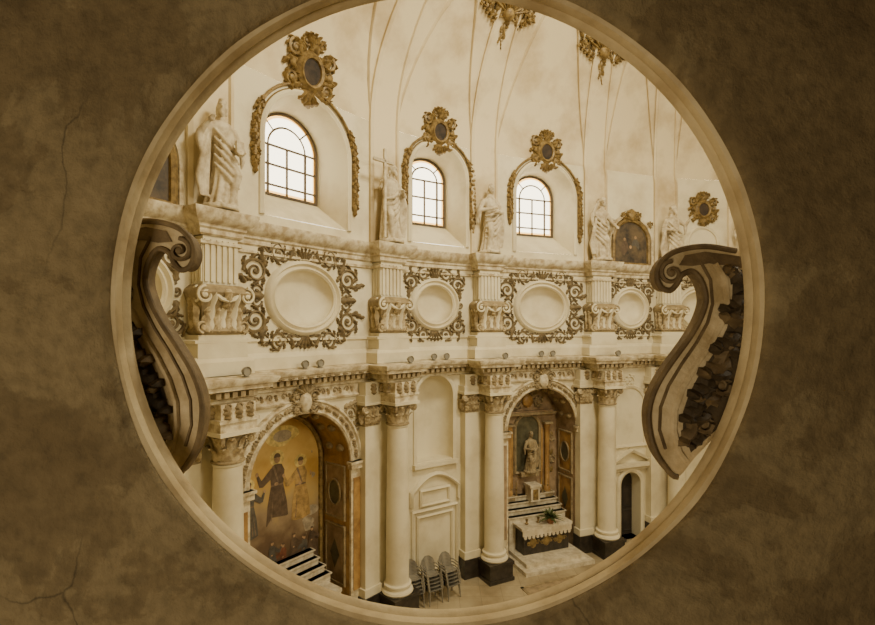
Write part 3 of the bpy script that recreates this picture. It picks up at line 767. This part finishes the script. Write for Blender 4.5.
# --- altars
def altar(uc,off,name,front=DARK,tab=True):
    F=rigid(uc,off); mb=MB()
    mb.box(F,-1.45,1.45,-.7,1.25,0,.14,0); mb.box(F,-1.25,1.25,-.7,.95,.14,.28,0)
    mb.box(F,-.98,.98,-.4,.3,.28,1.2,1)
    mb.box(F,-1.1,1.1,-.45,.38,1.2,1.3,0)
    mb.box(F,-1.06,1.06,.34,.385,1.0,1.21,2)
    for k in range(12): mb.leaf(lambda a,b,c:F(a,b+.385,c),-.95+.173*k,1.02,-pi/2,.14,.16,0,.01,2,0)
    for sx in(-1,0,1):
        cx=sx*.58; mb.ell(F,(cx,.3,.7),(.15,.04,.2),4,10,6)
        for q in(-1,1): mb.scroll(lambda a,b,c:F(a,b+.3,c),cx+q*.19,.7,0,.1,1.3,q,0,.025,4,False,10)
    for k,(w,dd) in enumerate([(1.25,-.30),(1.18,-.48),(1.1,-.66),(1.05,-.82)]):
        mb.box(F,-w,w,-1.0,dd,1.2 if k else .28,1.48+.2*k,0); mb.box(F,-w-.04,w+.04,-1.0,dd+.04,1.44+.2*k,1.48+.2*k,0)
    if tab:
        mb.box(F,-.2,.2,-.9,-.45,1.9,2.5,0); mb.box(F,-.25,.25,-.92,-.42,2.45,2.55,0); mb.box(F,-.11,.11,-.46,-.43,1.98,2.38,4)
        for x in(-.85,-.6,.6,.85):
            mb.lathe(F,[(.07,2.08),(.03,2.12),(.025,2.3),(.05,2.35),(.02,2.37),(.018,2.6)],4,8,(x,-.9))
    for x in(-.7,-.2,.45): mb.lathe(F,[(.05,1.3),(.07,1.34),(.03,1.38),(.06,1.5),(.01,1.52)],4,10,(x,.05))
    return mb.build(name,[WHITEM,front,LINEN,OCHRE,GILT])
altar(ALT[0][0],-.5,'altar',PINKM,False); altar(ALT[1][0],-.45,'altar',DARK)
# --- marble altarpiece (chapel 2)
uc,hw,zs=ALT[1]; F=FW(uc,-DEP+.02); mb=MB()
mb.box(F,-1.3,1.3,0,.12,1.9,5.1,0,3)
al=arch_loop(1.2,5.1,5.1,16)[1:-1]; mb.fan(F,al,.12,0)
nl=arch_loop(.5,2.95,4.65,14)
mb.fan(F,nl,.13,2); mb.band(F,nl,[(0,.12),(0,.2),(.06,.24),(.1,.2),(.12,.12)],1,True)
for sx in(-1,1):
    mb.lathe(F,[(.14,2.1),(.14,2.25),(.1,2.3),(.1,4.6),(.16,4.8)],3,12,(sx*.85,.24)); mb.box(F,sx*.85-.17,sx*.85+.17,.1,.42,1.9,2.1,1); mb.box(F,sx*.85-.18,sx*.85+.18,.1,.42,4.8,4.88,1)
    mb.scroll(F,sx*.5,5.65,0,.2,1.4,sx,.15,.04,1); mb.scroll(F,sx*1.12,3.3,0,.16,1.3,sx,.12,.035,1); mb.scroll(F,sx*1.12,4.2,0,.14,1.3,-sx,.12,.03,1)
    mb.poly(F,[(sx*.62,2.3),(sx*.72,2.3),(sx*.72,4.6),(sx*.62,4.6)],.14,3)
    for z in(2.6,3.3,4.0): mb.ell(F,(sx*1.12,.13,z+.3),(.09,.03,.14),4,8,5)
mb.box(F,-1.2,1.2,.1,.4,5.2,5.3,1,2); mb.box(F,-1.1,1.1,.1,.34,5.3,5.36,0,2)
mb.ell(F,(0,.2,5.75),(.24,.1,.28),3,10,6)
for k in range(7): mb.leaf(F,.25*math.cos(pi*k/6),5.75+.28*math.sin(pi*k/6),pi*k/6,.25,.14,.13,.05,1,0)
mb.box(F,-.4,.4,.1,.4,2.78,2.95,1)
mb.build('marble_altarpiece',[PINKM,TAN,GREENM,OCHRE,GILT])
Fs=rigid(uc,WD-DEP+.40)
statue(0,dict(L=((-.4,.1,1.35),(-.1,.3,1.3)),R=((.4,.1,1.35),(.12,.3,1.2)),sway=.06,cloak=1,yaw=-.2),31,hscale=.72,z0=2.95,name='madonna_statue',matl=TAN,Fb=Fs)
G=rigid(uc+.2,-.2); mb=MB()
mb.lathe(G,[(.1,1.3),(.15,1.5),(.16,1.52),(.13,1.52)],0,14)
for k in range(60):
    a=random.uniform(0,2*pi); e=random.uniform(.1,1.3); L=random.uniform(.3,.62)
    ca,sa=math.cos(a),math.sin(a); rows=[]
    for j in range(5):
        t=j/4; r=L*t*math.cos(e); z=1.5+L*t*math.sin(e)-.15*t*t; w=.06*math.sin(pi*min(t+.12,.98))
        rows.append([G(ca*r-sa*x*w,sa*r+ca*x*w,z+.01*(1-abs(x))) for x in(-1,0,1)])
    mb.grid(rows,1)
mb.build('potted_plant',[CLAY,LEAF])
# ------------------------------------------------------------------ narrow bay panels & door
def rectp(x0,x1,z0,z1): return [(x0,z0),(x1,z0),(x1,z1),(x0,z1)]
PR=[(0,0),(0,.06),(-.04,.1),(-.09,.06),(-.1,0)]
F=FW(NU); mb=MB()
mb.band(F,arch_loop(.70,4.1,6.35),[(0,0),(0,.05),(.06,.07),(.12,.05),(.13,0)],0)
mb.box(F,-.85,.85,0,.16,3.98,4.12,0,3)
seg=[(-.85,2.75),(-.85,3.05)]+[(-.85+1.7*k/12,3.2+.45*math.sin(pi*k/12)) for k in range(13)]+[(.85,3.05),(.85,2.75)]
mb.band(F,seg,[(0,0),(0,.12),(.06,.17),(.12,.1),(.13,0)],0,False)
mb.band(F,rectp(-.82,.82,.35,2.5),PR,0,True); mb.band(F,rectp(-.62,.62,.55,2.3),PR,0,True)
mb.band(F,rectp(-.5,.5,2.75,3.15),PR,0,True)
mb.build('trim_niche_panel',[CREAM])
F=FW(bays[4]); mb=MB()
mb.band(F,arch_loop(.5,0,2.25),[(0,0),(0,.08),(.1,.12),(.2,.08),(.21,0)],0)
mb.box(F,-.95,.95,0,.25,3.0,3.15,0,2); mb.box(F,-.8,.8,0,.12,2.85,3.0,0,2)
mb.band(F,[(-.95,3.15),(0,3.6),(.95,3.15)],[(0,0),(0,.2),(.1,.24),(.12,0)],0)
mb.band(F,arch_loop(.7,3.9,5.5),[(0,0),(0,.05),(.1,.09),(.14,0)],0,True)
mb.scroll(F,0,6.5,0,.2,1.4,1,0,.035,0)
mb.build('trim_door_surround',[CREAM])
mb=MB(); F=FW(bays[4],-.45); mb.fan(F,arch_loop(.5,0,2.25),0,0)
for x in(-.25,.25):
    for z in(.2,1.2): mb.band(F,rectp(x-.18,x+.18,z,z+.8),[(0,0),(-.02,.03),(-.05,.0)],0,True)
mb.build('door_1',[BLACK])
# ------------------------------------------------------------------ floodlights on the cornice
def lamp(u,d,z,name='floodlight'):
    G=rigid(u,d); mb=MB()
    mb.box(G,-.03,.03,-.03,.03,z,z+.08,0); mb.lathe(G,[(.08,z),(.08,z+.02)],0,10)
    mb.lathe(lambda a,b,c:G(a,c,z+.13+b),[(.04,-.1),(.09,-.02),(.11,.06),(.10,.08),(.08,.05)],0,12)
    mb.build(name,[GREY])
for i in(1,2,3):
    for s in(-.25,.25): lamp(bays[i]+s,WD+.33,7.575)
for i in(1,2,3,4): lamp(UP[i]+.2,.6,7.575)
# ------------------------------------------------------------------ stacked chairs
def chairs(x,y,rot,n=4):
    mb=MB(); cr,sr=math.cos(rot),math.sin(rot)
    for k in range(n):
        zo=.10*k; yo=-.03*k
        F=lambda a,b,c,zo=zo,yo=yo:(x+a*cr-(b+yo)*sr,y+a*sr+(b+yo)*cr,c+zo)
        for sx in(-1,1):
            mb.tube(F,[(sx*.24,.22,0),(sx*.21,.2,.44)],[.02,.022],0,6)
            mb.tube(F,[(sx*.25,-.25,0),(sx*.21,-.2,.44),(sx*.21,-.28,.66)],[.02,.022,.02],0,6)
            mb.tube(F,[(sx*.24,.2,.44),(sx*.27,.18,.64),(sx*.27,-.1,.66),(sx*.22,-.26,.66)],.022,0,6)
        rows=[]
        for j in range(11):
            t=j/10
            if t<.5: yy=.23-.42*t*2; zz=.44-.02*math.sin(pi*t*2)
            else: yy=-.19-.12*(t-.5)*2; zz=.44+.44*(t-.5)*2
            w=.25 if t<.75 else .25*math.sqrt(max(1-((t-.75)/.27)**2,.05))
            rows.append([F(w*q,yy-(.04*(q*q) if t<.5 else -.05*q*q),zz+(.01*q*q)) for q in(-1,-.6,-.2,.2,.6,1)])
        mb.grid(rows,0); mb.grid([[ (p[0],p[1],p[2]-.015) for p in r] for r in rows],0)
    mb.build('stacked_chairs',[GREY])
# seats face the camera side, backrests against the wall
for k,(x,y) in enumerate(((-.72,15.55),(-.15,15.82),(.42,16.12))): chairs(x,y,pi+.50+.06*k,5)
# ------------------------------------------------------------------ floor & floor pieces
fb=MB(); fb.grid([[(-9,1.6,0),(20,1.6,0)],[(-9,23.5,0),(20,23.5,0)]]); fb.build('floor',[FLOOR],smooth=False)
def slab(x,y,rot,w,l,name,m1,m2):
    cr,sr=math.cos(rot),math.sin(rot); F=lambda a,b,c:(x+a*cr-b*sr,y+a*sr+b*cr,c)
    mb=MB(); mb.box(F,-w,w,-l,l,.002,.02,0)
    for x0,x1,y0,y1 in((-w,w,-l,-l+.1),(-w,w,l-.1,l),(-w,-w+.1,-l,l),(w-.1,w,-l,l)): mb.box(F,x0,x1,y0,y1,.02,.03,1)
    mb.box(F,-w*.6,w*.6,-l*.5,l*.5,.02,.026,1); mb.box(F,-w*.5,w*.5,-l*.38,l*.38,.02,.03,0)
    mb.build(name,[m1,m2])
STONE=mat('tomb_stone',(.38,.29,.17),(.24,.18,.10),scale=4)
slab(4.1,16.5,.38,1.2,.62,'floor_tomb_slab',STONE,TAN)
slab(6.6,17.4,.4,.8,.6,'floor_carpet',PINKM,TAN)
# ------------------------------------------------------------------ gallery wall with oculus
Y0,Y1,OZ,R=1.555,1.64,8.735,1.03
mb=MB(); n=144
from mathutils import noise as mn
prof=[(R,Y1),(R-.004,Y1-.02),(R,Y1-.04),(R+.004,Y0+.02),(R+.012,Y0+.006),(R+.03,Y0),(R+.09,Y0-.002),(R+.2,Y0),(R+.3,Y0),(R+.45,Y0),(R+.7,Y0),(R+1.1,Y0)]
rows=[]
for r,y in prof:
    row=[]
    for k in range(n):
        a=2*pi*k/n; wob=.006*mn.noise(Vector((math.cos(a)*3,math.sin(a)*3,r*2))) 
        ww=.014*mn.noise(Vector((math.cos(a)*r*2.4,5,math.sin(a)*r*2.4))) if r>R+.03 else 0
        row.append(((r+wob)*math.cos(a),y+ww,OZ+(r+wob)*math.sin(a)))
    rows.append(row)
def rect(a,x0,x1,z0,z1):
    c,s=math.cos(a),math.sin(a); t=1e9
    if c>1e-6:t=min(t,x1/c)
    if c<-1e-6:t=min(t,x0/c)
    if s>1e-6:t=min(t,(z1-OZ)/s)
    if s<-1e-6:t=min(t,(z0-OZ)/s)
    return (c*t,OZ+s*t)
ang=[2*pi*k/n for k in range(n)]
rows.append([(rect(a,-8.2,18.6,0,21)[0],Y0,rect(a,-8.2,18.6,0,21)[1]) for a in ang])
mb.grid(rows,0,False,True)
back=[[(R*math.cos(a),Y1,OZ+R*math.sin(a)) for a in ang],[(rect(a,-8.2,18.6,0,21)[0],Y1,rect(a,-8.2,18.6,0,21)[1]) for a in ang]]
mb.grid(back,1,False,True)
mb.build('wall_gallery',[OLD,CREAM],ang=60)
RIM=mat('rim_plaster',(.66,.54,.32),(.44,.33,.17),scale=5)
# plaster lining of the reveal plus nave-side moulding
mb=MB(); rows=[[( r*math.cos(a),y,OZ+r*math.sin(a)) for a in ang] for r,y in[(R+.008,Y0+.022),(R-.008,Y0+.03),(R-.012,Y1-.03),(R-.004,Y1-.015),(R-.012,Y1),(R-.012,Y1+.02),(R+.005,Y1+.035),(R+.04,Y1+.05),(R+.09,Y1+.03),(R+.1,Y1)]]
mb.grid(rows,0,False,True); mb.build('oculus_moulding',[RIM])
# scroll brackets flanking the oculus
OUT=[(80,232),(115,226),(146,221),(174,226),(189,238),(194,253),(190,266),(181,270),(174,263),(169,253),(158,249),(149,261),(145,280),(150,300),(161,322),(176,345),(190,368),(199,390),(202,412),(198,440),(188,462),(173,477),(155,455),(125,420),(90,380),(70,320),(70,260)]
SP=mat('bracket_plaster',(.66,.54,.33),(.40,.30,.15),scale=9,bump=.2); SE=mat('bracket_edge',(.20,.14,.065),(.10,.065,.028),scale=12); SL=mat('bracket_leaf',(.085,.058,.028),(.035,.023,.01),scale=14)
def volute(tr,name):
    Yf=1.72
    q=lambda p:((tr(*p)[0]-437)/500*Yf,H-(tr(*p)[1]-328)/500*Yf)
    F=lambda a,b,c:(a,Yf-b,c)
    mb=MB(); P=[q(p) for p in OUT]; nP=len(P)
    def cr(pts,k=5):
        out=[]
        m=len(pts)
        for i in range(m):
            p0,p1,p2,p3=[Vector(pts[(i+j-1)%m]) for j in range(4)]
            for s in range(k):
                t=s/k; out.append(tuple(.5*((2*p1)+(p2-p0)*t+(2*p0-5*p1+4*p2-p3)*t*t+(3*p1-p0-3*p2+p3)*t**3)))
        return out
    S=cr(P)
    TH=-.06
    mb.poly(F,S,0,0); mb.poly(F,S,TH,0)
    mb.grid([[F(p[0],0,p[1]) for p in S],[F(p[0],TH,p[1]) for p in S]],1,False,True)
    edge=S[5*1:5*21+1]
    mb.tube(F,[(p[0],.002,p[1]) for p in edge],.010,1,8)
    sx=1 if tr(0,0)[0]<200 else -1
    inner=[(136,240),(126,258),(124,285),(130,308),(142,332),(157,356),(169,380),(176,402),(177,425),(172,448),(165,460)]
    inn=[q(p) for p in inner]; mb.tube(F,[(p[0],.004,p[1]) for p in inn],.010,0,6)
    mid=[(150,238),(140,258),(138,285),(143,306),(154,328),(169,352),(182,376),(190,400),(191,425),(185,446)]
    mb.tube(F,[(q(p)[0],.0,q(p)[1]) for p in mid],.006,1,6)
    c0=q((180,251)); mb.scroll(F,c0[0],c0[1],pi/2,.042,1.4,-sx,.003,.009,1,False)
    top=[(90,236),(118,231),(146,227),(166,231),(172,242),(158,243),(142,240),(120,243),(95,248)]
    mb.poly(F,[q(p) for p in top],.003,1)
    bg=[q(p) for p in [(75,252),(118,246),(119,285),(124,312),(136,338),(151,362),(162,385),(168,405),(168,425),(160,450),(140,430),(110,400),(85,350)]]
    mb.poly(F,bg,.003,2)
    for k,(px,py,an,L,W) in enumerate([(112,250,-.2,.06,.05),(106,262,.3,.08,.06),(104,278,-.9,.11,.07),(104,300,-.4,.10,.07),(114,318,-1.0,.12,.08),(112,335,-.3,.10,.07),(124,345,-1.0,.12,.08),(122,362,-.4,.10,.07),(138,368,-1.1,.11,.08),(132,388,-.4,.10,.07),(150,390,-1.3,.11,.07),(142,408,-.6,.09,.06),(157,412,-1.5,.11,.06),(150,428,-1.2,.07,.05),(114,300,1.2,.09,.06),(132,355,1.5,.09,.06),(152,400,1.6,.09,.06)]):
        x,z=q((px,py)); a=an if sx>0 else pi-an
        mb.leaf(F,x,z,a,L,W,.004,.025,2 if k%3 else 1,.5*sx)
    for (px,py,r) in((108,290,.03),(117,328,.033),(132,375,.033),(149,418,.03)):
        x,z=q((px,py)); mb.scroll(F,x,z,0,r,1.4,sx,.012,.009,1,True,12)
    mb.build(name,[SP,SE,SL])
volute(lambda x,y:(x,y),'scroll_bracket')
volute(lambda x,y:(850-x,475-(475-y)*.90),'scroll_bracket')
# gallery room behind the camera
gb=MB()
gb.grid([[(-5,1.55,5.6),(5,1.55,5.6),(5,1.55,12),(-5,1.55,12)],[(-5,-5,5.6),(5,-5,5.6),(5,-5,12),(-5,-5,12)]],0,False,True)
gb.add([(-5,-5,5.6),(5,-5,5.6),(5,-5,12),(-5,-5,12)],[(0,1,2,3)])
gb.build('wall_gallery_room',[OLD],smooth=False)
# ------------------------------------------------------------------ lights
def area(name,loc,tgt,size,power,col):
    l=bpy.data.lights.new(name,'AREA'); l.shape='SQUARE'; l.size=size; l.energy=power; l.color=col
    o=bpy.data.objects.new(name,l); bpy.context.scene.collection.objects.link(o); o.location=loc
    o.rotation_euler=(Vector(tgt)-Vector(loc)).to_track_quat('-Z','Y').to_euler(); return o
area('fill_overhead',(6,8,20.2),(3,14,8),2.6,1650,(1,.89,.65))  # added overhead fill inside the vault, no lantern is modelled
area('fill_near_side',(9,2.5,12.5),(1,16,13),3.5,700,(1,.89,.65))  # unseen warm fill added on the near side, no windows there
area('fill_right_side',(16,11,13.5),(0,14,9),2.5,480,(1,.89,.66))  # extra fill added at the right, out of view, not a window
area('fill_gallery_wall',(-2.6,-3.6,7.4),(.1,1.5,8.5),2.0,170,(1,.83,.57))  # added fill behind the camera, sets the tone of the oculus wall
w=bpy.data.worlds.new('World'); bpy.context.scene.world=w; w.use_nodes=True
w.node_tree.nodes['Background'].inputs[0].default_value=(1,.91,.72,1); w.node_tree.nodes['Background'].inputs[1].default_value=6
# ------------------------------------------------------------------ camera
cd=bpy.data.cameras.new('Camera'); co=bpy.data.objects.new('Camera',cd); bpy.context.scene.collection.objects.link(co)
co.location=(0,0,H); co.rotation_euler=(pi/2,0,0); cd.lens=500/875*36; cd.sensor_width=36; cd.shift_y=15.5/875; cd.clip_end=200; cd.clip_start=.05
bpy.context.scene.camera=co
